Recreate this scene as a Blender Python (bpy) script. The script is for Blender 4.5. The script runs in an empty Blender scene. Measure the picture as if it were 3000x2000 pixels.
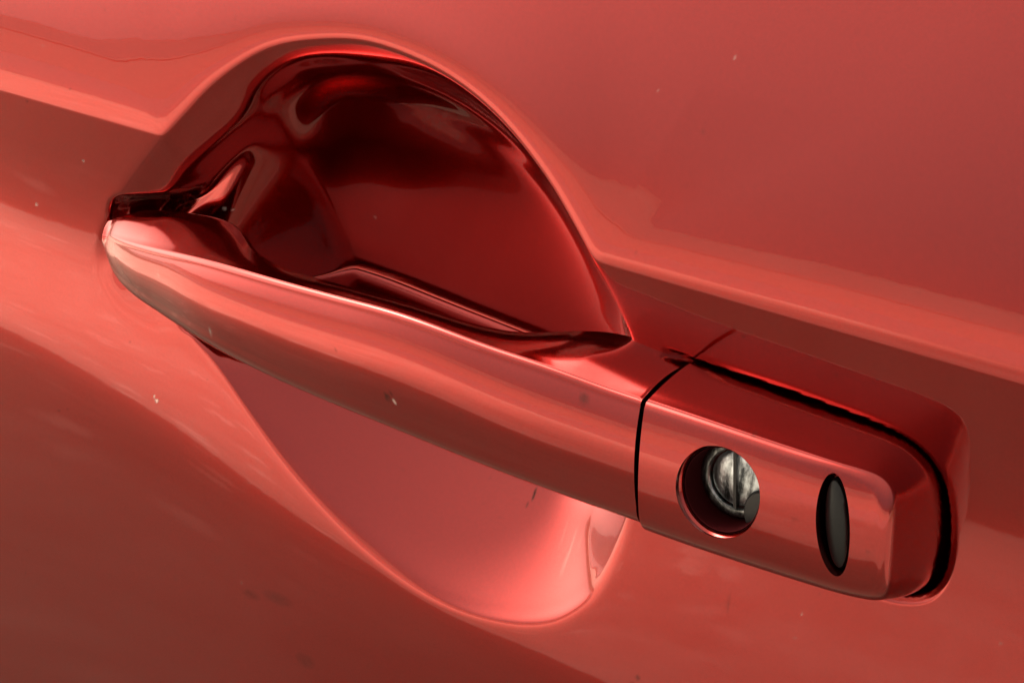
import bpy, bmesh, math
import numpy as np
from math import radians, sin, cos, tan, sqrt, pi
from mathutils import Vector, Matrix
SC = bpy.context.scene
C = SC.collection
HZ = 0.90                      # height of the handle above the ground
# ---------------------------------------------------------------- camera
AZ, EL, ROLL, DIST, WID = radians(32), radians(22), radians(3), 0.55, 0.247
_c = np.array([sin(AZ)*cos(EL), -cos(AZ)*cos(EL), sin(EL)])
_f = -_c; _r = np.cross(_f, [0, 0, 1]); _r /= np.linalg.norm(_r); _u = np.cross(_r, _f)
CR = _r*cos(ROLL)+_u*sin(ROLL); CU = -_r*sin(ROLL)+_u*cos(ROLL)
CO = _c*DIST; FP = DIST/(WID/3000)
cd = bpy.data.cameras.new('camera'); cam = bpy.data.objects.new('camera', cd); C.objects.link(cam)
cd.sensor_width = 36; cd.lens = 36*DIST/WID; cd.clip_end = 500; cd.clip_start = 0.01
M = Matrix(((CR[0], CU[0], -_f[0], CO[0]), (CR[1], CU[1], -_f[1], CO[1]), (CR[2], CU[2], -_f[2], CO[2]+HZ), (0, 0, 0, 1)))
cam.matrix_world = M
cd.dof.use_dof = False
SC.camera = cam
SC.render.resolution_x = 1024; SC.render.resolution_y = 682

def at(px, py, Y=0.0):
    """point (mm, door coordinates) seen at a photo pixel at depth Y mm"""
    d = _f*FP+CR*(px-1500)+CU*(1000-py)
    t = (Y/1000-CO[1])/d[1]
    return (CO+d*t)*1000
# ---------------------------------------------------------------- world and sun
SUN_EL, SUN_AZ = radians(25.5), radians(-36)     # azimuth from +Y (behind the car) towards -X
W = bpy.data.worlds.new('World'); SC.world = W; W.use_nodes = True
nt = W.node_tree; nt.nodes.clear()
sky = nt.nodes.new('ShaderNodeTexSky'); sky.sky_type = 'NISHITA'; sky.sun_disc = False
sky.sun_elevation = SUN_EL; sky.sun_rotation = SUN_AZ % (2*pi)
sky.air_density = 1.0; sky.dust_density = 4.0; sky.ozone_density = 1.0
bg = nt.nodes.new('ShaderNodeBackground'); bg.inputs[1].default_value = 0.07
wo = nt.nodes.new('ShaderNodeOutputWorld')
N_ = nt.nodes.new
# thin white overcast over the blue: brighter overhead than at the horizon, with extra brightness added to the left for the panel to mirror
tcw = N_('ShaderNodeTexCoord'); sx = N_('ShaderNodeSeparateXYZ'); nt.links.new(tcw.outputs['Generated'], sx.inputs[0])
def mth(op, a, b=None):
    n = N_('ShaderNodeMath'); n.operation = op
    for i, v in enumerate((a, b)):
        if v is None: continue
        if isinstance(v, (int, float)): n.inputs[i].default_value = v
        else: nt.links.new(v, n.inputs[i])
    return n.outputs[0]
zs = mth('MAXIMUM', sx.outputs[2], 0)
gl = N_('ShaderNodeVectorMath'); gl.operation = 'DOT_PRODUCT'; nt.links.new(tcw.outputs['Generated'], gl.inputs[0]); gl.inputs[1].default_value = (-.49, -.14, .86)   # added bright lobe, aimed where the handle crest mirrors it as a glint
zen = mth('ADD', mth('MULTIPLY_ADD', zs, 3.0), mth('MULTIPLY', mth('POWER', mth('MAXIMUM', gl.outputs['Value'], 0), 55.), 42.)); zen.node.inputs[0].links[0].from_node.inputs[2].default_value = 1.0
dl = N_('ShaderNodeVectorMath'); dl.operation = 'DOT_PRODUCT'; nt.links.new(tcw.outputs['Generated'], dl.inputs[0]); dl.inputs[1].default_value = (-.94, -.28, .17)
lf = mth('MULTIPLY_ADD', mth('POWER', mth('MULTIPLY_ADD', dl.outputs['Value'], .5), 11.0), 9.0); lf.node.inputs[2].default_value = .9
for n_ in nt.nodes:
    if n_.type == 'MATH' and n_.operation == 'MULTIPLY_ADD' and n_.inputs[0].is_linked and n_.inputs[0].links[0].from_node == dl: n_.inputs[2].default_value = .5
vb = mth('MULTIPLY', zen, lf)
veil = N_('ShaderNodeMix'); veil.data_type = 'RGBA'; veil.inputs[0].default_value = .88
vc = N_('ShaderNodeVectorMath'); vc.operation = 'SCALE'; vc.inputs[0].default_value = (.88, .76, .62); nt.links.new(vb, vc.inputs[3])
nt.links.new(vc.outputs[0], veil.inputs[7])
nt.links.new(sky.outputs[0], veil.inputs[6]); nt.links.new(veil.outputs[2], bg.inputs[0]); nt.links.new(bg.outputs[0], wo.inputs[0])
sl = bpy.data.lights.new('sun', 'SUN'); sl.energy = 3.9; sl.angle = radians(0.5); sl.color = (1, .94, .85)
so = bpy.data.objects.new('sun', sl); C.objects.link(so)
sd = Vector((sin(SUN_AZ)*cos(SUN_EL), cos(SUN_AZ)*cos(SUN_EL), sin(SUN_EL)))
so.rotation_euler = sd.to_track_quat('Z', 'Y').to_euler(); so.location = sd*20
SC.view_settings.view_transform = 'Standard'; SC.view_settings.look = 'None'
SC.view_settings.exposure = 2.62; SC.view_settings.gamma = 1
SC.cycles.max_bounces = 10; SC.cycles.glossy_bounces = 8; SC.cycles.diffuse_bounces = 4

# ---------------------------------------------------------------- helpers
def lk(t, a, b): t.links.new(a, b)
def new_mat(name):
    m = bpy.data.materials.new(name); m.use_nodes = True
    t = m.node_tree; t.nodes.clear()
    o = t.nodes.new('ShaderNodeOutputMaterial')
    return m, t, o
def principled(name, col, rough=.4, metal=0., bump=0., bscale=400., **kw):
    m, t, o = new_mat(name)
    p = t.nodes.new('ShaderNodeBsdfPrincipled')
    p.inputs['Base Color'].default_value = (*col, 1); p.inputs['Roughness'].default_value = rough
    p.inputs['Metallic'].default_value = metal
    for k, v in kw.items(): p.inputs[k].default_value = v
    if bump:
        tc = t.nodes.new('ShaderNodeTexCoord')
        n = t.nodes.new('ShaderNodeTexNoise'); n.inputs['Scale'].default_value = bscale; n.inputs['Detail'].default_value = 5
        b = t.nodes.new('ShaderNodeBump'); b.inputs['Strength'].default_value = bump; b.inputs['Distance'].default_value = .0005
        lk(t, tc.outputs['Object'], n.inputs['Vector']); lk(t, n.outputs[0], b.inputs['Height']); lk(t, b.outputs[0], p.inputs['Normal'])
    lk(t, p.outputs[0], o.inputs[0])
    return m
def tag(o, label=None, cat=None, group=None, kind=None):
    if label: o['label'] = label
    if cat: o['category'] = cat
    if group: o['group'] = group
    if kind: o['kind'] = kind
    return o
def mesh_obj(name, V, F, mat, parent=None, smooth=True):
    me = bpy.data.meshes.new(name)
    V = np.asarray(V, float)
    me.from_pydata([tuple(v) for v in V], [], [tuple(f) for f in F]) if not isinstance(F, np.ndarray) else _fast(me, V, F)
    me.materials.append(mat)
    if smooth: me.shade_smooth()
    o = bpy.data.objects.new(name, me); C.objects.link(o)
    if parent: o.parent = parent
    return o
def _fast(me, V, F):
    n = len(F)
    me.vertices.add(len(V)); me.vertices.foreach_set('co', V.astype(np.float32).ravel())
    me.loops.add(4*n); me.loops.foreach_set('vertex_index', F.astype(np.int32).ravel())
    me.polygons.add(n); me.polygons.foreach_set('loop_start', np.arange(0, 4*n, 4, dtype=np.int32))
    me.update(calc_edges=True); me.validate()
def empty(name, loc):
    o = bpy.data.objects.new(name, None); C.objects.link(o); o.location = loc; o.empty_display_size = .05
    return o
def sstep(a, b, x):
    t = np.clip((x-a)/(b-a), 0, 1); return t*t*(3-2*t)
def pchip(X, Y, x):
    X = np.asarray(X, float); Y = np.asarray(Y, float); h = np.diff(X); d = np.diff(Y)/h
    m = np.zeros(len(X)); m[0] = d[0]; m[-1] = d[-1]
    for i in range(1, len(X)-1):
        if d[i-1]*d[i] > 0:
            w1 = 2*h[i]+h[i-1]; w2 = h[i]+2*h[i-1]; m[i] = (w1+w2)/(w1/d[i-1]+w2/d[i])
    x = np.clip(x, X[0], X[-1]); i = np.clip(np.searchsorted(X, x)-1, 0, len(X)-2)
    t = (x-X[i])/h[i]
    return ((2*t**3-3*t**2+1)*Y[i]+(t**3-2*t**2+t)*h[i]*m[i]+(-2*t**3+3*t**2)*Y[i+1]+(t**3-t**2)*h[i]*m[i+1])
def spline_closed(P, n):
    """periodic Catmull-Rom (centripetal) through points, n samples"""
    P = np.asarray(P, float); N = len(P); out = []
    k = n//N
    for i in range(N):
        p0, p1, p2, p3 = P[i-1], P[i], P[(i+1) % N], P[(i+2) % N]
        d1 = np.linalg.norm(p1-p0)**.5; d2 = np.linalg.norm(p2-p1)**.5; d3 = np.linalg.norm(p3-p2)**.5
        t0 = 0; t1 = d1; t2 = d1+d2; t3 = t2+d3
        for t in np.linspace(t1, t2, k, endpoint=False):
            A1 = (t1-t)/(t1-t0)*p0+(t-t0)/(t1-t0)*p1; A2 = (t2-t)/(t2-t1)*p1+(t-t1)/(t2-t1)*p2
            A3 = (t3-t)/(t3-t2)*p2+(t-t2)/(t3-t2)*p3
            B1 = (t2-t)/(t2-t0)*A1+(t-t0)/(t2-t0)*A2; B2 = (t3-t)/(t3-t1)*A2+(t-t1)/(t3-t1)*A3
            out.append((t2-t)/(t2-t1)*B1+(t-t1)/(t2-t1)*B2)
    return np.array(out)
def smooth_closed(P, it, step=1):
    for _ in range(it): P = .5*P+.25*(np.roll(P, 1, 0)+np.roll(P, -1, 0))
    return P
def sdf(P, X, Z):
    """signed distance to a closed polygon, positive inside"""
    sh = X.shape; x = X.ravel(); z = Z.ravel()
    d2 = np.full(x.shape, 1e18); ins = np.zeros(x.shape, bool)
    for i in range(len(P)):
        a = P[i-1]; b = P[i]; ex, ez = b-a; wx = x-a[0]; wz = z-a[1]
        t = np.clip((wx*ex+wz*ez)/(ex*ex+ez*ez), 0, 1)
        d2 = np.minimum(d2, (wx-ex*t)**2+(wz-ez*t)**2)
        if ez != 0:
            c = (a[1] > z) != (b[1] > z)
            ins ^= c & (x < (b[0]-a[0])*(z-a[1])/ez+a[0])
    s = np.sqrt(d2); s[~ins] *= -1
    return s.reshape(sh)

# ---------------------------------------------------------------- materials
def paint_mat():
    m, t, o = new_mat('red_metallic_paint')
    N = t.nodes.new
    tc = N('ShaderNodeTexCoord')
    fl = N('ShaderNodeTexNoise'); fl.inputs['Scale'].default_value = 1500; fl.inputs['Detail'].default_value = 2
    lk(t, tc.outputs['Object'], fl.inputs['Vector'])
    cr = N('ShaderNodeValToRGB'); cr.color_ramp.elements[0].position = .3; cr.color_ramp.elements[1].position = .7
    cr.color_ramp.elements[0].color = (.42, .009, .005, 1); cr.color_ramp.elements[1].color = (.49, .012, .007, 1)
    lk(t, fl.outputs[0], cr.inputs[0])
    at_ = N('ShaderNodeAttribute'); at_.attribute_name = 'dirt'
    mx = N('ShaderNodeMix'); mx.data_type = 'RGBA'
    lk(t, at_.outputs['Fac'], mx.inputs[0]); lk(t, cr.outputs[0], mx.inputs[6]); mx.inputs[7].default_value = (.09, .03, .022, 1)
    ch = N('ShaderNodeAttribute'); ch.attribute_name = 'chip'
    mc = N('ShaderNodeMix'); mc.data_type = 'RGBA'
    lk(t, ch.outputs['Fac'], mc.inputs[0]); lk(t, mx.outputs[2], mc.inputs[6]); mc.inputs[7].default_value = (.75, .6, .55, 1)
    # fine orange peel
    op = N('ShaderNodeTexNoise'); op.inputs['Scale'].default_value = 260; op.inputs['Detail'].default_value = 1
    lk(t, tc.outputs['Object'], op.inputs['Vector'])
    b = N('ShaderNodeBump'); b.inputs['Strength'].default_value = .006; b.inputs['Distance'].default_value = .001
    lk(t, op.outputs[0], b.inputs['Height'])
    def coat(col, rough, metal, link):
        p = N('ShaderNodeBsdfPrincipled'); p.inputs['Base Color'].default_value = (*col, 1)
        if link: lk(t, mc.outputs[2], p.inputs['Base Color'])
        p.inputs['Metallic'].default_value = metal; p.inputs['Roughness'].default_value = rough
        p.inputs['Coat Weight'].default_value = 1; p.inputs['Coat Roughness'].default_value = .015; p.inputs['Coat IOR'].default_value = 1.52
        lk(t, b.outputs[0], p.inputs['Coat Normal'])
        return p
    p = coat((.3, .02, .02), .2, 1., True)
    g = coat((.13, .009, .007), .10, 1., False)
    ms = N('ShaderNodeMixShader'); ms.inputs[0].default_value = .5
    lk(t, p.outputs[0], ms.inputs[1]); lk(t, g.outputs[0], ms.inputs[2])
    # grime and bare chips lie on top of the lacquer
    dn_ = N('ShaderNodeTexNoise'); dn_.inputs['Scale'].default_value = 900; dn_.inputs['Detail'].default_value = 3; lk(t, tc.outputs['Object'], dn_.inputs['Vector'])
    dm = N('ShaderNodeMapRange'); dm.inputs[1].default_value = .3; dm.inputs[2].default_value = .7; dm.inputs[3].default_value = .5; dm.inputs[4].default_value = 1.2; lk(t, dn_.outputs[0], dm.inputs[0])
    dd = N('ShaderNodeMath'); dd.operation = 'MULTIPLY'; dd.use_clamp = True; lk(t, at_.outputs['Fac'], dd.inputs[0]); lk(t, dm.outputs[0], dd.inputs[1])
    d1 = N('ShaderNodeBsdfDiffuse'); d1.inputs[0].default_value = (.05, .016, .012, 1)
    x1 = N('ShaderNodeMixShader'); lk(t, dd.outputs[0], x1.inputs[0]); lk(t, ms.outputs[0], x1.inputs[1]); lk(t, d1.outputs[0], x1.inputs[2])
    d2 = N('ShaderNodeBsdfDiffuse'); d2.inputs[0].default_value = (.5, .38, .34, 1)
    x2 = N('ShaderNodeMixShader'); lk(t, ch.outputs['Fac'], x2.inputs[0]); lk(t, x1.outputs[0], x2.inputs[1]); lk(t, d2.outputs[0], x2.inputs[2])
    lk(t, x2.outputs[0], o.inputs[0])
    return m
PAINT = paint_mat()
RUBBER = principled('black_rubber', (.012, .01, .01), .5)
PLASTIC = principled('dark_grey_plastic', (.0045, .0055, .006), .36, bump=.1, bscale=900, **{'Specular IOR Level': .32})
BLACKP = principled('black_plastic', (.01, .009, .009), .4)

# ---------------------------------------------------------------- ground and what the paint mirrors
def ground_mat():
    m, t, o = new_mat('pale_paving')
    N = t.nodes.new
    tc = N('ShaderNodeTexCoord')
    n1 = N('ShaderNodeTexNoise'); n1.inputs['Scale'].default_value = 1.3; n1.inputs['Detail'].default_value = 6
    n2 = N('ShaderNodeTexNoise'); n2.inputs['Scale'].default_value = 14; n2.inputs['Detail'].default_value = 4
    vo = N('ShaderNodeTexVoronoi'); vo.inputs['Scale'].default_value = 9
    for n in (n1, n2, vo): lk(t, tc.outputs['Object'], n.inputs['Vector'])
    r1 = N('ShaderNodeValToRGB'); e = r1.color_ramp.elements
    e[0].position = .3; e[0].color = (.42, .375, .30, 1); e[1].position = .7; e[1].color = (.60, .54, .45, 1)
    ad = N('ShaderNodeMix'); ad.data_type = 'FLOAT'; ad.inputs[0].default_value = .5
    lk(t, n1.outputs[0], ad.inputs[2]); lk(t, n2.outputs[0], ad.inputs[3]); lk(t, ad.outputs[0], r1.inputs[0])
    p = N('ShaderNodeBsdfPrincipled'); p.inputs['Roughness'].default_value = .9
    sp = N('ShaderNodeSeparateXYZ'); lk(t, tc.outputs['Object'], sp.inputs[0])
    mr = N('ShaderNodeMapRange'); mr.interpolation_type = 'SMOOTHSTEP'     # brightness painted in: colour paled towards the left for the door to mirror
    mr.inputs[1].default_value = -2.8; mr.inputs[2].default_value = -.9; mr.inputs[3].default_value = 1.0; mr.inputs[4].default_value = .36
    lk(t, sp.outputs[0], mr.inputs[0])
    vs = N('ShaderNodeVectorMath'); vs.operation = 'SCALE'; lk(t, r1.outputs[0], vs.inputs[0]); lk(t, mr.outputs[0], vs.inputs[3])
    v2 = N('ShaderNodeTexVoronoi'); v2.inputs['Scale'].default_value = 6.5; v2.inputs['Randomness'].default_value = 1; lk(t, tc.outputs['Object'], v2.inputs['Vector'])
    rs = N('ShaderNodeValToRGB'); rs.color_ramp.elements[0].position = .10; rs.color_ramp.elements[0].color = (1, 1, 1, 1); rs.color_ramp.elements[1].position = .28; rs.color_ramp.elements[1].color = (0, 0, 0, 1)
    lk(t, v2.outputs['Distance'], rs.inputs[0])
    n3 = N('ShaderNodeTexNoise'); n3.inputs['Scale'].default_value = 2.3; n3.inputs['Detail'].default_value = 3; lk(t, tc.outputs['Object'], n3.inputs['Vector'])
    r3 = N('ShaderNodeValToRGB'); r3.color_ramp.elements[0].position = .42; r3.color_ramp.elements[0].color = (.92, .9, .88, 1); r3.color_ramp.elements[1].position = .62; r3.color_ramp.elements[1].color = (1.08, 1.08, 1.08, 1)
    lk(t, n3.outputs[0], r3.inputs[0])
    m3 = N('ShaderNodeMix'); m3.data_type = 'RGBA'; m3.blend_type = 'MULTIPLY'; m3.inputs[0].default_value = 1; lk(t, vs.outputs[0], m3.inputs[6]); lk(t, r3.outputs[0], m3.inputs[7])
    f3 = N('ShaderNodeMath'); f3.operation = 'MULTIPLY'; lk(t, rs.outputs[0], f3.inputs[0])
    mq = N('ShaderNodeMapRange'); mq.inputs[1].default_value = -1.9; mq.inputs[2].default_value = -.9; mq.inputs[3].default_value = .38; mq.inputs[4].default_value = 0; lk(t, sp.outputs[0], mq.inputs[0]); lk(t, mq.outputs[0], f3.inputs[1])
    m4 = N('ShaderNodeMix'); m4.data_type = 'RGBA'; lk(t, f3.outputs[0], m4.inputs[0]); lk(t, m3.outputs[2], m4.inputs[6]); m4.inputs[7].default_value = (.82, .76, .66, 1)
    lk(t, m4.outputs[2], p.inputs['Base Color'])
    lk(t, p.outputs[0], o.inputs[0])
    return m
def sheet(name, x0, y0, x1, y1, z, mat):
    return mesh_obj(name, [(x0, y0, z), (x1, y0, z), (x1, y1, z), (x0, y1, z)], [(0, 1, 2, 3)], mat, smooth=False)
tag(sheet('ground', -200, -200, 200, 200, 0, principled('grass_and_soil', (.10, .10, .055), .95)), kind='structure')
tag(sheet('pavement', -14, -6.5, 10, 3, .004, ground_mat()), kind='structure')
tag(sheet('road', -100, -16.9, 100, -6.6, .004, principled('asphalt', (.27, .25, .22), .85)), kind='structure')

wall = empty('garden_wall', (0, -17, 0))
tag(wall, 'long low pale rendered wall across the road, mirrored faintly in the paint', 'wall')
def blk(name, x0, y0, z0, x1, y1, z1, mat, parent):
    v = [(x, y, z) for x in (x0, x1) for y in (y0, y1) for z in (z0, z1)]
    return mesh_obj(name, v, [(0, 1, 3, 2), (4, 6, 7, 5), (0, 4, 5, 1), (2, 3, 7, 6), (0, 2, 6, 4), (1, 5, 7, 3)], mat, parent, smooth=False)
blk('wall_body', -60, -.1, 0, 40, .1, 1.45, principled('render', (.26, .2, .16), .9), wall)
blk('coping', -60, -.16, 1.45, 40, .16, 1.53, principled('coping_stone', (.26, .2, .16), .9), wall)
rng = np.random.default_rng(3)
hv = []; hf = []
hx = np.arange(-60, 40, .5)
for i, x in enumerate(hx):
    h = 2.5+.08*sin(x*.7)+rng.uniform(-.04, .04)
    for (y, z) in ((-.6, 0), (-.75+rng.uniform(-.1, .1), 1.2), (-.6, h-.2), (0, h), (.6, h-.2), (.75+rng.uniform(-.1, .1), 1.2), (.6, 0)): hv.append((x, y, z))
for i in range(len(hx)-1):
    for j in range(6): hf.append((i*7+j, (i+1)*7+j, (i+1)*7+j+1, i*7+j+1))
hg = mesh_obj('hedge', hv, hf, principled('hedge_leaves', (.15, .14, .115), .8, bump=1, bscale=8)); hg.location = (0, -19, 0)
tag(hg, 'long dark clipped hedge behind the pale wall, mirrored as a dim streak', 'hedge')

def curve(pts):
    P = np.array([at(*p) for p in pts]); return P[np.argsort(P[:, 0])]
crest = curve([(310, 694, -1), (319, 690, -4), (340, 700, -6.5), (408, 721, -11.5), (480, 738, -15), (555, 753, -18), (733, 800, -21), (1000, 872, -22.5), (1133, 905, -23), (1280, 955, -23),
               (1442, 1020, -22.5), (1652, 1092, -21.5), (1794, 1146, -21), (1906, 1180, -20.5), (2124, 1252, -20), (2306, 1314, -19.5), (2487, 1369, -18.5), (2600, 1403, -17.5)])
botm = curve([(305, 705, 0), (310, 730, -2), (319, 765, -4), (335, 812, -6), (357, 848, -8.5), (400, 888, -12), (473, 939, -15), (547, 983, -19.7), (693, 1060, -22.2), (840, 1130, -23.2), (1060, 1222, -24.2), (1280, 1313, -24.2),
              (1500, 1401, -24.2), (1720, 1482, -23.2), (1906, 1542, -22.7), (2063, 1595, -22.2), (2245, 1651, -21.7), (2427, 1708, -20.7), (2609, 1748, -19.2)])
_tab = {}
def fn(Cv, k, x):
    key = (id(Cv), k)
    if key not in _tab:
        X_ = np.arange(-140, 125, .5); Y_ = pchip(Cv[:, 0], Cv[:, k], X_); g = np.exp(-.5*(np.arange(-40, 41)*.5/6.)**2); g /= g.sum()
        Yp_ = np.concatenate([2*Y_[0]-Y_[40:0:-1], Y_, 2*Y_[-1]-Y_[-2:-42:-1]]); Ys = np.convolve(Yp_, g, 'valid')
        w = sstep(-122, -98, X_)*sstep(122, 100, X_) if Cv is not crest else sstep(-122, -98, X_); _tab[key] = (X_, Y_*(1-w)+Ys*w)
    return float(np.interp(x, *_tab[key]))
# back-top corner: depth and height against X
BT = np.array([[-132, 3, 2], [-128, 4, 5], [-120, 5, 7.2], [-108, 6, 8.6], [-95, 7, 9.2], [-86, 5, 9.3], [-80, -2, 8.8], [-74, -8, 8.2], [-66, -10, 7.6], [-55, -11, 7.2], [-42, -12, 8.0], [-19, -12, 8.2], [-6, -11, 7.2],
               [6, -8.5, 6.4], [14, -5.5, 7.4], [21, 0, 9.2], [26, 4, 9.2], [36, 6, 8.2], [46, 7, 6.4], [57, 7, 4.8], [73, 7, 3.4], [89, 7, 2.0], [99, 7, .6], [105, 7, -2.5], [109, 7, -7], [112, 7, -13], [113, 7, -17]])
BB = np.array([[-132, 3, -4], [-128, 4, -8], [-120, 5, -11.5], [-105, 6, -13.5], [-90, 5, -14], [-80, 4, -17.5], [-72, 3, -18.5], [-42, 3, -21.5], [-6, 3, -24], [6, 3, -25], [14, 4, -26], [24, 6, -25], [46, 7, -27.5], [70, 7, -28.5],
               [95, 7, -29], [105, 7, -28.5], [110, 7, -27], [112, 7, -24.5], [113, 7, -20]])
SEAM = 49.2
# lock cover: outline of the front face and of the foot, same order
fr = [(SEAM+.6, fn(crest, 2, SEAM+.6)), (60, fn(crest, 2, 60)), (72, fn(crest, 2, 72)), (84, fn(crest, 2, 84)), (95, fn(crest, 2, 95)), (102.5, fn(crest, 2, 102.5)), (106.2, 1.0), (108.4, -1.6), (109.3, -6),
      (109.8, -11), (110.3, -17), (110.5, -21.5), (109.4, -25.2), (106, -26.9), (98, -27.6), (84, -27.4), (72, -27.2), (60, -26.9), (SEAM+.6, -26.4)]
bs = [(SEAM+.6, 6.6), (60, 5.2), (72, 4.4), (84, 3.4), (93, 2.6), (100, 1.0), (105.6, -2.0), (109.4, -6.0), (111.4, -10.5),
      (112.6, -15), (113.4, -21.5), (112.8, -28), (110, -32), (104.5, -34), (97, -34.2), (84, -34), (72, -33.5), (60, -33), (SEAM+.6, -32)]
def foot_line():
    F_ = np.array(fr, float); B_ = np.array(bs, float); k = .24; m = B_*(1-k)+F_*k
    c = np.array([75., -13.]); d = m-c; d /= np.linalg.norm(d, axis=1)[:, None]; return m+d*.9
# ---------------------------------------------------------------- the door
door = empty('car_door', (0, 0, HZ))
tag(door, 'glossy red metallic car door with pull handle, lock and round finger scoop', 'car door')
PX0, PX1, PZ0, PZ1, ST = -190, 150, -175, 112, .5
def axis(a, b, lo, hi):
    core = list(np.arange(a, b+1e-6, ST)); L = []; x = a; s = ST
    while x > lo: s *= 1.12; x -= s; L.append(max(x, lo))
    R = []; x = b; s = ST
    while x < hi: s *= 1.12; x += s; R.append(min(x, hi))
    return np.array(L[::-1]+core+R)
gx = axis(PX0, PX1, -3400, 1200); gz = axis(PZ0, PZ1, -860, 210)
def crease_z(x): return 29.9-(x+170)*.0212
TB = 10.0                                  # base tilt of the skin above the crease, degrees
def skin_profile():
    """E(x,s): inward offset relative to the base slope, as a function of the distance s below the crease edge"""
    s = np.concatenate([np.arange(-400, -60, 4.), np.arange(-60, 140, .25), np.arange(140, 900, 5.)])
    xs = np.arange(-3500, 1301, 5.)
    S, XX = np.meshgrid(s, xs, indexing='ij')
    zb = np.interp(XX, [-260, -172, -141, -111, -67, 15, 60, 200], [-30, -38, -43, -49, -63, -76.5, -79, -84])
    te = np.interp(XX, [-172, -141, -111, -67, 15, 60, 200], [3.0, 3.3, 3.7, 4.7, 5.4, 5.3, 5.3])
    sb = crease_z(XX)-zb
    wx = np.interp(XX, [-260, -135, -112, -88, -60, 10, 40, 80, 140, 400], [1.25, 1.2, 1.05, .55, .42, .42, .5, .6, .62, 1.])
    S_ = np.where(S < 0, S/wx, S)
    T = np.interp(S_, [-400, -26, -18, -12, -7, -4.4, -3.4, -.35, .35, 14, 30], [13.4, 13.4, 12.4, 10.2, 8.0, 6.5, 3.0, 2.0, -5.5, -4.6, -1.3])
    k1 = 38.; pk = np.interp(XX, [-172, -67, 15, 130], [5.2, 6.2, 7.0, 7.2])
    mid = (k1+sb)/2
    T2 = np.where(S < k1, -1.3+(S-30)/(k1-30)*2.4, 0)
    a = np.clip((S-k1)/(mid-k1), 0, 1); b = np.clip((S-mid)/(sb-mid), 0, 1)
    T3 = 1.1+(pk-1.1)*np.sin(a*pi/2); T4 = pk+(te-pk)*(1-np.cos(b*pi/2)); T5 = te-4.8*(1-np.exp(-(S-sb)/14.))
    T5 = T5-np.clip((S-sb-60)/400, 0, 1)*14
    T = np.where(S > 30, np.where(S < k1, T2, np.where(S < mid, T3, np.where(S < sb, T4, T5))), T)
    slope = np.tan(radians(TB))-np.tan(np.radians(T))
    dE = .5*(slope[1:]+slope[:-1])*np.diff(s)[:, None]
    E_ = np.vstack([np.zeros(len(xs)), np.cumsum(dE, 0)])
    E_ -= E_[np.argmin(abs(s))][None, :]
    g = np.exp(-.5*(np.arange(-9, 10)*5/13.)**2); g /= g.sum(); E_ = np.apply_along_axis(lambda v: np.convolve(np.pad(v, 9, mode='edge'), g, 'valid'), 1, E_)
    return s, xs, E_
ps, pxs, PE = skin_profile()
def Efun(x, s):
    i = np.clip(np.searchsorted(ps, s)-1, 0, len(ps)-2); fi = np.clip((s-ps[i])/(ps[i+1]-ps[i]), 0, 1)
    j = np.clip((x-pxs[0])/5., 0, len(pxs)-1.001); j0 = j.astype(int); fj = j-j0
    return (PE[i, j0]*(1-fi)+PE[i+1, j0]*fi)*(1-fj)+(PE[i, j0+1]*(1-fi)+PE[i+1, j0+1]*fi)*fj
def smax(a, b, k):
    h = np.clip(.5+.5*(a-b)/k, 0, 1); return a*h+b*(1-h)+k*h*(1-h)
# footprint of the handle (lock cover end and pivot end) for the seats pressed into the skin
def surf(px, py):
    """door point (x, z) of a photo pixel on the plain skin"""
    Y = 0.
    for _ in range(6):
        p = at(px, py, Y); x_, z_ = np.array([p[0]]), np.array([p[2]])
        Y = float((z_*tan(radians(TB))-crease_z(x_)*tan(radians(TB))+Efun(x_, crease_z(x_)-z_))[0])
    return np.array([p[0], p[2]])
# cup outline traced on the outer skin; the lower part lies deeper
cup_px = [(478, 402, 0), (520, 350, 0), (600, 256, 0), (740, 158, 0), (895, 133, 0), (1021, 140, 0), (1161, 186, 0), (1302, 260, 0), (1442, 372, 0),
          (1582, 533, 0), (1687, 687, 0), (1762, 800, 1)]
cupP = [at(*p)[[0, 2]] for p in cup_px]
cupP += [(32, 8), (35.5, -10), (35.5, -28), (33.5, -44)]
low_px = [(1742, 1732), (1684, 1783), (1610, 1820), (1500, 1834), (1354, 1812), (1207, 1746), (1060, 1636), (943, 1519), (811, 1365), (708, 1211), (620, 1071), (547, 983)]
cupP += [surf(*p) for p in low_px]
cupP += [(-112, -33), (-128, -26), (-137, -12), (-131, 3), (-121, 16)]
CUP = smooth_closed(spline_closed(cupP, len(cupP)*14), 10)
bowl_px = [(408, 592), (462, 572), (512, 505), (585, 430), (650, 362), (700, 280), (765, 222), (850, 186), (975, 176), (1091, 192), (1190, 220), (1320, 290), (1450, 388)]
bowlP = [at(*p, 1.5)[[0, 2]] for p in bowl_px]+[np.array(p)+np.array((-.6, -.3)) for p in cupP[9:12]]+cupP[12:28]+[np.array((-118, -11)), np.array((-124, 0))]
BOWL = smooth_closed(spline_closed(bowlP, len(bowlP)*14), 16)
fl_ = foot_line(); seatR = np.vstack([[(34, 8.6), (42, 7.6)], fl_, [(42, -31), (34, -27), (31, -10)]])
seatL = np.array([(-131.3, 4.5), (-131.5, -3), (-127, -9), (-121, -13), (-100, -16), (-80, -18), (-80, 9), (-88, 10), (-96, 11), (-104, 11.8), (-112, 11), (-121, 9), (-128, 7.6)])
SEATR = smooth_closed(spline_closed(seatR, len(seatR)*12), 6); SEATL = smooth_closed(spline_closed(seatL, 90), 6)
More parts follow.
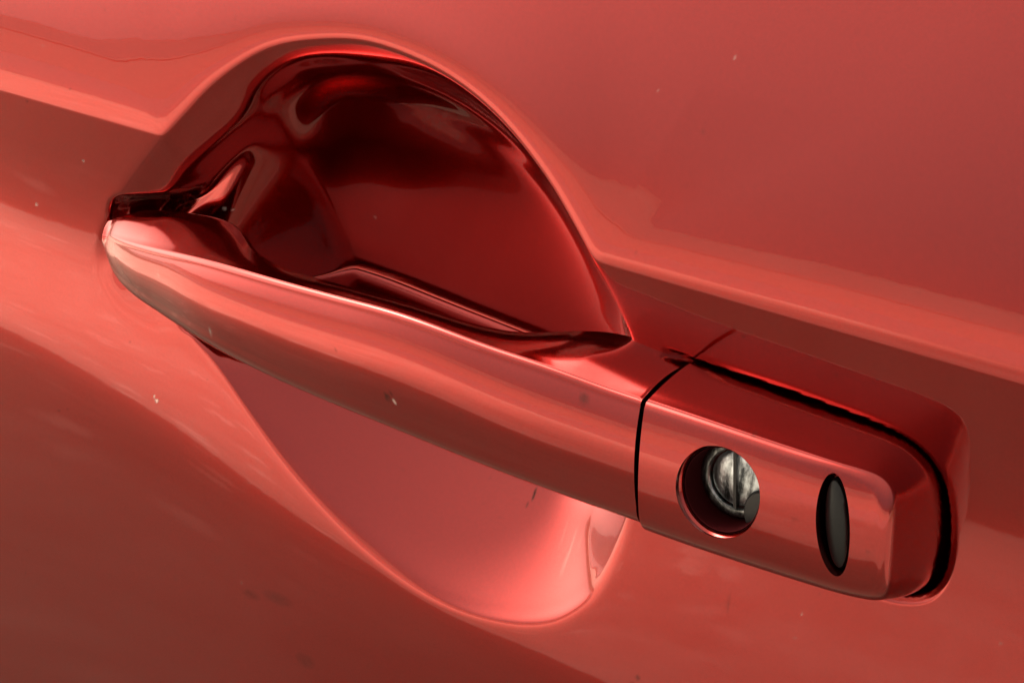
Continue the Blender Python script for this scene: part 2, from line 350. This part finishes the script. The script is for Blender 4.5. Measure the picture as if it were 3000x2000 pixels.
def door_y(X, Z):
    near = (X > -260) & (X < 240) & (Z > -200) & (Z < 200)
    s1 = crease_z(X)-Z
    s2 = np.full(X.shape, -200.); a = np.full(X.shape, -200.); b = np.full(X.shape, -200.)
    s3 = np.full(X.shape, -200.); s3[near] = sdf(BOWL, X[near], Z[near])
    s2[near] = sdf(CUP, X[near], Z[near]); a[near] = sdf(SEATR, X[near], Z[near]); b[near] = sdf(SEATL, X[near], Z[near])
    mx_ = np.maximum(s1, s2); s = smax(s1, s2, 2.0+.7*np.clip(-mx_-4, 0, 40))
    y = .5*np.tan(np.radians(7.))/60*np.clip(-s1-18, 0, 400)**2+Z*tan(radians(TB))-crease_z(X)*tan(radians(TB))+Efun(X, s)
    ex = .5*(s2+np.sqrt(s2*s2+.6)); y = y+.42*smax(ex*0-99, -smax(-ex, ex*0-8., 3.), .1)*sstep(-3, 1, s2)*sstep(-32, 22, Z)
    y0 = y.copy()
    # bowl: depth falls with the normalised radius, rim rounded
    th = np.arctan2(Z+8, X+42)
    smin = lambda p, q_, k: -smax(-p, -q_, k)
    up = smin(1.8+1.3*(64-Z), 7.5+.55*(64-Z), 4.)-16*((X+44)/74.)**4
    dl_ = (X+102)*.63+(Z+25)*.776
    low = smax(smin(.43*(Z+80), .45*dl_, 16.), np.interp(X, [-100, -80, -50, 0], [1., 3., 8., 13.])+4.6*(Z-np.interp(X, [-100, -80, -60, 0, 40], [-25, -27.5, -30.5, -38, -42]))-y0, 3.)
    tent = smin(up-y0, low, 7.)
    steep = .8+.8*sstep(-46, -17, Z)+2.4*sstep(-27, -17, Z)*sstep(14, -4, Z)*sstep(-40, -85, X)
    q = smin(np.clip(s3, -40, 99)*steep, tent, 7.)
    soft = .7+1.6*sstep(-20, 40, Z)*sstep(20, -60, X)
    q = np.clip(q, -20, 99)
    y = y+.5*(q+np.sqrt(q*q+soft*soft))*sstep(-32, -8, s3)
    # seats
    y = y+.7*sstep(-3.4, -1.2, a)*sstep(46, 62, X)+6.5*sstep(-1.25, -.45, a)*sstep(40, 50, X)*sstep(3, -1, s3)
    yb_ = y0+np.interp(X, [-200, -118, -105, -95, 0], [6., 6.5, 9., 13., 13.])*sstep(-.9, 2.4, b)-30*sstep(-.6, -5, b)
    y = smax(y, yb_, .8)
    return y, s3
GX, GZ = np.meshgrid(gx, gz, indexing='ij')
GY, GS3 = door_y(GX, GZ)
# press the scoop smooth: soften the inside of the bowl, leave its rim alone
def soften(A, sig):
    n = int(sig*3/ST); g = np.exp(-.5*(np.arange(-n, n+1)*ST/sig)**2); g /= g.sum()
    B = np.pad(A, n, mode='edge')
    B = np.apply_along_axis(lambda v: np.convolve(v, g, 'valid'), 0, B); return np.apply_along_axis(lambda v: np.convolve(v, g, 'valid'), 1, B)
ci = slice(int(np.argmin(abs(gx+135))), int(np.argmin(abs(gx-50)))); cj = slice(int(np.argmin(abs(gz+95))), int(np.argmin(abs(gz-78))))
S1 = soften(GY[ci, cj], 2.0); S2 = soften(GY[ci, cj], 5.5)
w1 = sstep(1.0, 4.5, GS3[ci, cj]); w2 = sstep(4.5, 15, GS3[ci, cj])*sstep(-16, -2, GZ[ci, cj])
GY[ci, cj] = GY[ci, cj]*(1-w1)+(S1*(1-w2)+S2*w2)*w1
nx, nz = GX.shape
# the pillar that carries the pivot end of the grip swells out of the left wall of the scoop
xx_, zz_, yy_ = GX[ci, cj], GZ[ci, cj], GY[ci, cj]
dx_ = xx_-(-101.5+(zz_-4)*.36); dx_ = .5*(dx_+np.sqrt(dx_*dx_+1.5)); dz_ = (zz_-(6.5+(xx_+112)*1.1))*.7; dz_ = .5*(dz_+np.sqrt(dz_*dz_+1.5))
pad = 13.+.03*(xx_+105)+.07*(zz_-6)+1.5*dx_+1.2*dz_
pad = soften(pad, 1.2)
GY[ci, cj] = -smax(-yy_, -pad, 3.)*sstep(0, 2, GS3[ci, cj])+yy_*(1-sstep(0, 2, GS3[ci, cj]))
V = np.stack([GX, GY, GZ], -1).reshape(-1, 3)/1000
idx = np.arange(nx*nz).reshape(nx, nz)
F = np.stack([idx[:-1, :-1], idx[1:, :-1], idx[1:, 1:], idx[:-1, 1:]], -1).reshape(-1, 4)
inside = GS3[:-1, :-1].ravel() > .9
def submesh(name, F, parent):
    u, inv = np.unique(F, return_inverse=True)
    o = mesh_obj(name, V[u], inv.reshape(F.shape), PAINT, parent)
    return o, u
skin, us = submesh('door_skin', F[~inside], door)
cup, uc = submesh('finger_scoop', F[inside], door)
# keep shading continuous across the split: analytic normals
gy_x = np.gradient(GY, gx, axis=0); gy_z = np.gradient(GY, gz, axis=1)
NN = np.stack([gy_x, -np.ones_like(GY), gy_z], -1); NN /= np.linalg.norm(NN, axis=-1, keepdims=True); NN = NN.reshape(-1, 3)
for o, u in ((skin, us), (cup, uc)): o.data.normals_split_custom_set_from_vertices(NN[u].astype(np.float32))
# marks: dust, chips
def spots(o, P, lst, name):
    A = np.zeros(len(P))
    for (px, py, Y, rx, rz, k) in lst:
        c = at(px, py, Y); d = np.sqrt(((P[:, 0]-c[0])/rx)**2+((P[:, 2]-c[2])/rz)**2+((P[:, 1]-Y)/12.)**2*.2)
        A = np.maximum(A, k*np.clip(1.6-1.6*d, 0, 1)**.7)
    a = o.data.attributes.new(name, 'FLOAT', 'POINT'); a.data.foreach_set('value', A.astype(np.float32))

# ---------------------------------------------------------------- handle bodies, lofted along X
def section(x, kfront=None):
    yc, zc = fn(crest, 1, x), fn(crest, 2, x); yb, zb = fn(botm, 1, x), fn(botm, 2, x)
    yt, zt = fn(BT, 1, x), fn(BT, 2, x)
    y2, z2 = fn(BB, 1, x), fn(BB, 2, x)
    hgt = zc-zb
    rs = [1.7, min(5, hgt*.28), 3., 2.5]
    P = [np.array(p) for p in ((yc, zc), (yb-.6, zb-1.3), (y2, z2), (yt, zt))]
    if x > 106.5:                          # end of the lock cover turns back into the door
        k = min(1, (x-106.5)/6.2); g = 1-math.sqrt(max(0, 1-min(1, (x-106.5)/6.4)**2)); q = k**1.0
        yy = -17.2+22*(g*.55+q*.45)
        P[0] = np.array((yy, zc-1.5*q-10*g)); P[1] = np.array((yy-.6*(1-q), zb-1.3+.5*q+4*g))
        P[3][1] = max(P[3][1], P[0][1]+.6)
    out = []
    n = 4
    for i in range(n):
        p = P[i]; a = P[i-1]-p; b = P[(i+1) % n]-p
        la, lb = np.linalg.norm(a), np.linalg.norm(b); ua, ub = a/la, b/lb
        ang = math.acos(max(-1, min(1, ua@ub))); T = min(rs[i]/math.tan(ang/2), la*.45, lb*.45)
        p1, p2 = p+ua*T, p+ub*T
        arc = []
        for t in np.linspace(0, 1, 9):     # rational quadratic: true arc
            w = sin(ang/2); q = ((1-t)**2*p1+2*w*t*(1-t)*p+t*t*p2)/((1-t)**2+2*w*t*(1-t)+t*t); arc.append(q)
        out.append(arc)
    ring = []
    cnt = [26, 8, 6, 10]
    for i in range(n):
        ring += out[i]
        a, b = out[i][-1], out[(i+1) % n][0]
        d = b-a; L = np.linalg.norm(d); nrm = np.array((-d[1], d[0]))/max(L, 1e-6)
        bul = {0: -hgt*.062, 1: 0, 2: 0, 3: BTOP(x)}[i]
        for t in np.linspace(0, 1, cnt[i]+2)[1:-1]:
            ring.append(a+d*t-nrm*(-bul)*4*t*(1-t)*(1))
    return ring
def BTOP(x): return float(np.interp(x, [-125, -110, -80, -60, 10, 30, 60], [-.3, -1., -.4, -.3, -.4, -1.3, -1.5]))
def loft(xs, close0=True, close1=True):
    Vv = []; Fv = []
    R = [section(x) for x in xs]; n = len(R[0])
    for x, r in zip(xs, R):
        sh = pchip([-90, -60, 20, 200], [0, 0, 1, 1], np.array([x]))[0]
        for (y, z) in r:
            dx = sh*(-(z+8))*.09*np.interp(x, [45, 55, 100, 106], [1, 1, 0, 0])
            Vv.append((x+dx, y, z))
    for j in range(len(xs)-1):
        for i in range(n):
            a = j*n+i; b = j*n+(i+1) % n; Fv.append((a, a+n, b+n, b))
    for cl, j, rev in ((close0, 0, 0), (close1, len(xs)-1, 1)):
        if cl:
            c = np.mean(Vv[j*n:(j+1)*n], 0); Vv.append(tuple(c)); k = len(Vv)-1
            for i in range(n):
                a = j*n+i; b = j*n+(i+1) % n
                Fv.append((k, a, b) if not rev else (k, b, a))
    return np.array(Vv)/1000, Fv
xs1 = np.concatenate([[-131.4, -131.1, -130.6, -130], np.arange(-129.2, SEAM-.6, .8), [SEAM-.8, SEAM-.65, SEAM-.6]])
xs2 = np.concatenate([[SEAM+.6, SEAM+.65, SEAM+.8], np.arange(SEAM+1.4, 106, .8), np.arange(106.2, 112.75, .22)])
Vg, Fg = loft(xs1)
def finish(o, ang=38):
    bm = bmesh.new(); bm.from_mesh(o.data); bmesh.ops.recalc_face_normals(bm, faces=bm.faces); bm.to_mesh(o.data); bm.free()
    o.data.shade_smooth(); o.data.set_sharp_from_angle(angle=radians(ang))
grip = mesh_obj('pull_grip', Vg, Fg, PAINT, door); finish(grip)

def shear(x, z): return -(z+8)*.09*float(np.interp(x, [45, 55, 100, 106], [1, 1, 0, 0]))
def front_y(x, z):
    xx = min(x, 107.5)
    yc, zc = fn(crest, 1, xx), fn(crest, 2, xx); yb, zb = fn(botm, 1, xx)-.6, fn(botm, 2, xx)-1.3
    if xx > 104: zc += (xx-104)*.2
    t = (zc-z)/(zc-zb); return yc+(yb-yc)*t-(zc-zb)*.062*4*t*(1-t)
def make_cover():
    xt = list(np.arange(0, 52.1, .6))
    # front outline and base outline, same parameter: along the top, round the right end, back along the bottom
    rad = [1.7, 1.7, 1.7, 1.8, 1.4, 2.0, 2.8, 3.2, 3.2, 3.2, 3.2, 3.4, 3.8, 4.2, 4.6, 4.8, 4.8, 4.8, 4.8]
    n = len(fr); tt = np.linspace(0, n-1, 260); k = np.arange(n)
    def ip(c): return pchip(k, c, tt)
    fx, fz = ip([p[0] for p in fr]), ip([p[1] for p in fr]); bx, bz = ip([p[0] for p in bs]), ip([p[1] for p in bs]); rr = ip(rad)
    def sm(v):
        for _ in range(14): v = np.concatenate([v[:1], .25*v[:-2]+.5*v[1:-1]+.25*v[2:], v[-1:]])
        return v
    fx, fz, bx, bz, rr = map(sm, (fx, fz, bx, bz, rr))
    fx[0] = fx[-1] = bx[0] = bx[-1] = SEAM+.6
    rows = []
    NT = len(tt)
    for i in range(NT):
        F_ = np.array([fx[i], front_y(fx[i], fz[i]), fz[i]]); B_ = np.array([bx[i], 13., bz[i]])
        mx = min(max(fx[min(i, NT-1-i)], SEAM+.6), 97.); mz = fn(crest, 2, mx)*.45-12.5*.9
        side = (F_-B_); Ls = np.linalg.norm(side); us = side/Ls
        dm = np.array([mx-fx[i], mz-fz[i]]); Lm = np.linalg.norm(dm); dm /= Lm
        r = rr[i]; col = []
        col.append((mx, 13., mz)); col.append(tuple(.5*np.array((mx, 13., mz))+.5*B_)); 
        cd_ = np.array((fx[i]+bx[i]-2*mx, 0, fz[i]+bz[i]-2*mz)); cd_ /= np.linalg.norm(cd_); bu = 1.5
        for q in np.linspace(0, 1, 18): col.append(tuple(B_+us*(Ls-r)*q+cd_*bu*4*q*(1-q)))
        p1 = F_-us*r; fx2, fz2 = fx[i]+dm[0]*r, fz[i]+dm[1]*r; p2 = np.array([fx2, front_y(fx2, fz2), fz2])
        for q in np.linspace(0, 1, 9)[1:]:
            w = .72; col.append(tuple(((1-q)**2*p1+2*w*q*(1-q)*F_+q*q*p2)/((1-q)**2+2*w*q*(1-q)+q*q)))
        for q in np.linspace(0, 1, 20)[1:]:
            d_ = r+(Lm-r)*q; x_, z_ = fx[i]+dm[0]*d_, fz[i]+dm[1]*d_; col.append((x_, front_y(x_, z_), z_))
        rows.append([(p[0]+shear(p[0], p[2]), p[1], p[2]) for p in col])
    nr = len(rows); nc = len(rows[0]); Vv = [p for r_ in rows for p in r_]; Fv = []
    for i in range(nr-1):
        for j in range(nc-1): Fv.append((i*nc+j, (i+1)*nc+j, (i+1)*nc+j+1, i*nc+j+1))
    Fv.append(tuple(range(nc))+tuple((nr-1)*nc+j for j in range(nc-2, 0, -1)))
    return np.array(Vv)/1000, Fv
Vc, Fc = make_cover()
cover = mesh_obj('lock_cover', Vc, Fc, PAINT, door)
_b = bmesh.new(); _b.from_mesh(cover.data); bmesh.ops.remove_doubles(_b, verts=_b.verts, dist=2e-6); bmesh.ops.dissolve_degenerate(_b, dist=1e-6, edges=_b.edges); _b.to_mesh(cover.data); _b.free()
finish(cover)

def lathe(prof, n=72, sx=1., sz=1.):
    """profile [(r, depth)] turned about the local Y axis (depth = +Y)"""
    Vv = []; Fv = []
    for r, d in prof:
        for i in range(n):
            a = 2*pi*i/n; Vv.append((r*cos(a)*sx, d, r*sin(a)*sz))
    m = len(prof)
    for j in range(m-1):
        for i in range(n):
            Fv.append((j*n+i, j*n+(i+1) % n, (j+1)*n+(i+1) % n, (j+1)*n+i))
    Fv.append(tuple(range(n))); Fv.append(tuple(range((m-1)*n, m*n))[::-1])
    return np.array(Vv), Fv
def placed(Vv, c, tilt=0., lean=0., yaw=0.):
    R = Matrix.Rotation(tilt, 3, 'X') @ Matrix.Rotation(yaw, 3, 'Z') @ Matrix.Rotation(lean, 3, 'Y')
    R = np.array(R); return (Vv@R.T+np.array(c))/1000
def cut(o, Vk, Fk):
    k = mesh_obj('cutter', Vk, Fk, PAINT, door); finish(k)
    md = o.modifiers.new('b', 'BOOLEAN'); md.object = k; md.operation = 'DIFFERENCE'; md.solver = 'EXACT'
    dg = bpy.context.evaluated_depsgraph_get(); me = bpy.data.meshes.new_from_object(o.evaluated_get(dg))
    o.modifiers.clear(); old = o.data; o.data = me; bpy.data.meshes.remove(old)
    km = k.data; bpy.data.objects.remove(k); bpy.data.meshes.remove(km)
GZK = np.array([0, 0])
def gasket(name, P, off, y0, y1, parent):
    c = P.mean(0); n = len(P); T_ = np.roll(P, -1, 0)-np.roll(P, 1, 0); T_ /= np.linalg.norm(T_, axis=1)[:, None]; Nn = np.stack([T_[:, 1], -T_[:, 0]], 1)
    if np.sum(Nn*(P-c)) < 0: Nn = -Nn
    rings = [(-2, y1), (off*.6, y1), (off, y0+.5), (off*.7, y0), (-2, y0)]
    Vv = [(p[0], d, p[1]) for o_, d in rings for p in P+Nn*o_]
    Fv = [(j*n+i, j*n+(i+1) % n, (j+1)*n+(i+1) % n, (j+1)*n+i) for j in range(4) for i in range(n)]
    g = mesh_obj(name, np.array(Vv)/1000, Fv, RUBBER, parent); finish(g, 50); return g
gasket('cover_gasket', SEATR, .9, 9.5, 12, cover)
KC = at(2111, 1437, -21.6); KT = radians(-3)
Vk, Fk = lathe([(10.2, -4), (10.2, -.55), (9.8, -.1), (9.55, .5), (9.4, 12)], sz=1.05)
cut(cover, placed(Vk, KC, KT), Fk)
PC = at(2451, 1533, -19.6); PL = radians(-11)
Vk, Fk = lathe([(1.03, -4), (1.03, -.4), (1.0, .3), (.97, 5)], sx=3.7, sz=11.2)
cut(cover, placed(Vk, PC, radians(-3), PL), Fk)
finish(cover, 32)
# lock barrel parts
def worn(name, lo, hi, sc, thr):
    m = principled(name, hi, .3, 1., bump=.5, bscale=400); t = m.node_tree; p = [n for n in t.nodes if n.type == 'BSDF_PRINCIPLED'][0]
    tc = t.nodes.new('ShaderNodeTexCoord'); n = t.nodes.new('ShaderNodeTexNoise'); n.inputs['Scale'].default_value = sc; n.inputs['Detail'].default_value = 6; n.inputs['Roughness'].default_value = .65
    r = t.nodes.new('ShaderNodeValToRGB'); r.color_ramp.elements[0].position = thr-.09; r.color_ramp.elements[1].position = thr+.08
    r.color_ramp.elements[0].color = (*lo, 1); r.color_ramp.elements[1].color = (*hi, 1)
    mp = t.nodes.new('ShaderNodeMapping'); mp.inputs['Scale'].default_value = (2.2, 1, .6); lk(t, tc.outputs['Object'], mp.inputs[0]); lk(t, mp.outputs[0], n.inputs[0]); lk(t, n.outputs[0], r.inputs[0]); lk(t, r.outputs[0], p.inputs['Base Color'])
    return m
STEEL = worn('worn_steel', (.05, .055, .06), (.62, .68, .72), 150, .49)
STEELD = worn('dull_zinc', (.13, .14, .14), (.4, .42, .42), 300, .5)
LC = KC+np.array([0, 7.4, 0])
Vk, Fk = lathe([(9.15, 6), (9.15, .9), (8.85, .25), (8.2, .0), (7.3, .1), (6.95, .5), (6.9, 6)])
WELL_SHADE = principled('well_shade_red', (.03, .002, .003), .85, **{'Specular IOR Level': .05})  # for a sleeve added inside the painted hole, its dark red stands for shade
Vw, Fw = lathe([(9.42, .7), (9.42, 10), (9.25, 10), (9.25, .9)]); Fw = Fw[:-2]+[(3*72+i, 3*72+(i+1) % 72, (i+1) % 72, i) for i in range(72)]
lw = mesh_obj('well_shade_sleeve', placed(Vw*np.array([1, 1, 1.045]), KC, KT), Fw, WELL_SHADE, cover); finish(lw, 40)
lc = mesh_obj('lock_collar', placed(Vk, LC, KT), Fk, STEELD, cover); finish(lc, 30)
Vk, Fk = lathe([(6.6, 5), (6.6, 1.3), (6.2, .75), (5.2, .35), (4.0, .3), (2.6, .1), (.9, .0), (.2, -.02)])
lf = mesh_obj('lock_barrel', placed(Vk, LC, KT), Fk, STEEL, cover); finish(lf, 30)
Vk, Fk = lathe([(4.3, 4), (4.3, -.3), (3.9, -.9), (2., -1.0), (.2, -1.0)], sx=1., sz=1.25)
lb = mesh_obj('dust_shutter', placed(Vk, LC+np.array([7.1, -.2, -6.0]), KT), Fk, BLACKP, cover); finish(lb, 30)
def box(sx, sy, sz):
    v = [(a*sx, b*sy, c*sz) for a in (-1, 1) for b in (-1, 1) for c in (-1, 1)]
    return np.array(v), [(0, 1, 3, 2), (4, 6, 7, 5), (0, 4, 5, 1), (2, 3, 7, 6), (0, 2, 6, 4), (1, 5, 7, 3)]
Vk, Fk = box(.36, .8, 6.5)
mesh_obj('key_slot', placed(Vk, LC, KT, radians(-7)), Fk, BLACKP, cover, smooth=False)
Vk, Fk = lathe([(1.0, 4), (1.0, .9), (.96, .3), (.8, -.1), (.5, -.45), (.2, -.6), (.03, -.62)], sx=2.75, sz=10.2)
pg = mesh_obj('blanking_plug', placed(Vk, PC+np.array([-.25, .3, -.45]), radians(-3), PL), Fk, PLASTIC, cover); finish(pg, 40)

rgs = np.random.default_rng(11)
for o in (skin, cup, grip, cover):
    P = np.empty(len(o.data.vertices)*3, np.float32); o.data.vertices.foreach_get('co', P); P = P.reshape(-1, 3)*1000
    if o is skin:
        spots(o, P, [(1920, 1960, 7, 1.5, 2.0, .8), (1935, 1930, 7, .8, 1.0, .6), (240, 1180, 5, .5, .4, .2), (850, 1730, 2, 6, 2.2, .22), (770, 1720, 2, 3.5, 1.5, .2), (940, 1905, 3, 4, 2.5, .22), (2140, 1760, 0, .4, 3.2, .22)]
              +[(rgs.uniform(0, 3000), rgs.uniform(0, 2000), 1, .45, .45, rgs.uniform(.1, .35)) for _ in range(26)], 'dirt')
        spots(o, P, [(473, 1167, 1, .6, .6, 1), (465, 1155, 1, .4, .4, .6), (2115, 185, 6, .5, .5, .2), (250, 470, 2, .5, .5, .3), (106, 600, 2, .6, .6, .35)]
              +[(rgs.uniform(0, 3000), rgs.uniform(0, 2000), 1, .42, .42, rgs.uniform(.06, .22)) for _ in range(9)], 'chip')
    elif o is cup:
        spots(o, P, [(1560, 1450, 12, .4, 1.7, .9), (1548, 1475, 12, .3, .8, .5), (1490, 1500, 12, 1.4, .3, .12), (1700, 1600, 14, .3, 2, .15)]+[(rgs.uniform(900, 1700), rgs.uniform(1350, 1750), 8, .4, .4, rgs.uniform(.1, .3)) for _ in range(9)], 'dirt')
        spots(o, P, [(700, 595, 20, .55, .55, .45), (715, 602, 20, .4, .4, .6), (1090, 640, 38, .6, .6, .35), (1655, 1560, 10, .3, 5, .05), (1690, 1600, 10, .3, 6, .08), (1715, 1570, 10, .3, 5, .06), (1672, 1640, 8, .25, 4, .06)], 'chip')
    elif o is grip:
        spots(o, P, [(1136, 1160, -25, 1.1, .9, .75), (1150, 1150, -25, .7, .5, .4), (820, 1126, -23, 1.7, .6, .6), (700, 1075, -22, 1.0, .4, .4), (1712, 1166, -22, 1.3, 1.4, .45), (1500, 1118, -24, .9, .4, .4), (1690, 1120, -22, .5, .5, .3), (990, 1020, -24, .4, .4, .25), (1350, 1210, -25, .4, .4, .3)], 'dirt')
        spots(o, P, [(1160, 1176, -25, .35, .3, .7), (625, 965, -20, .35, 1.3, .2), (630, 940, -20, .3, .7, .2), (480, 800, -14, .3, .3, .3)], 'chip')
    else:
        spots(o, P, [(2190, 1290, -22, .5, .4, .3), (2330, 1520, -22, 1.2, .6, .16), (2560, 1600, -18, .5, .5, .25)], 'dirt')
        spots(o, P, [(2050, 1280, -22, .3, .3, .25), (2464, 1658, -20, .5, .3, .5)], 'chip')
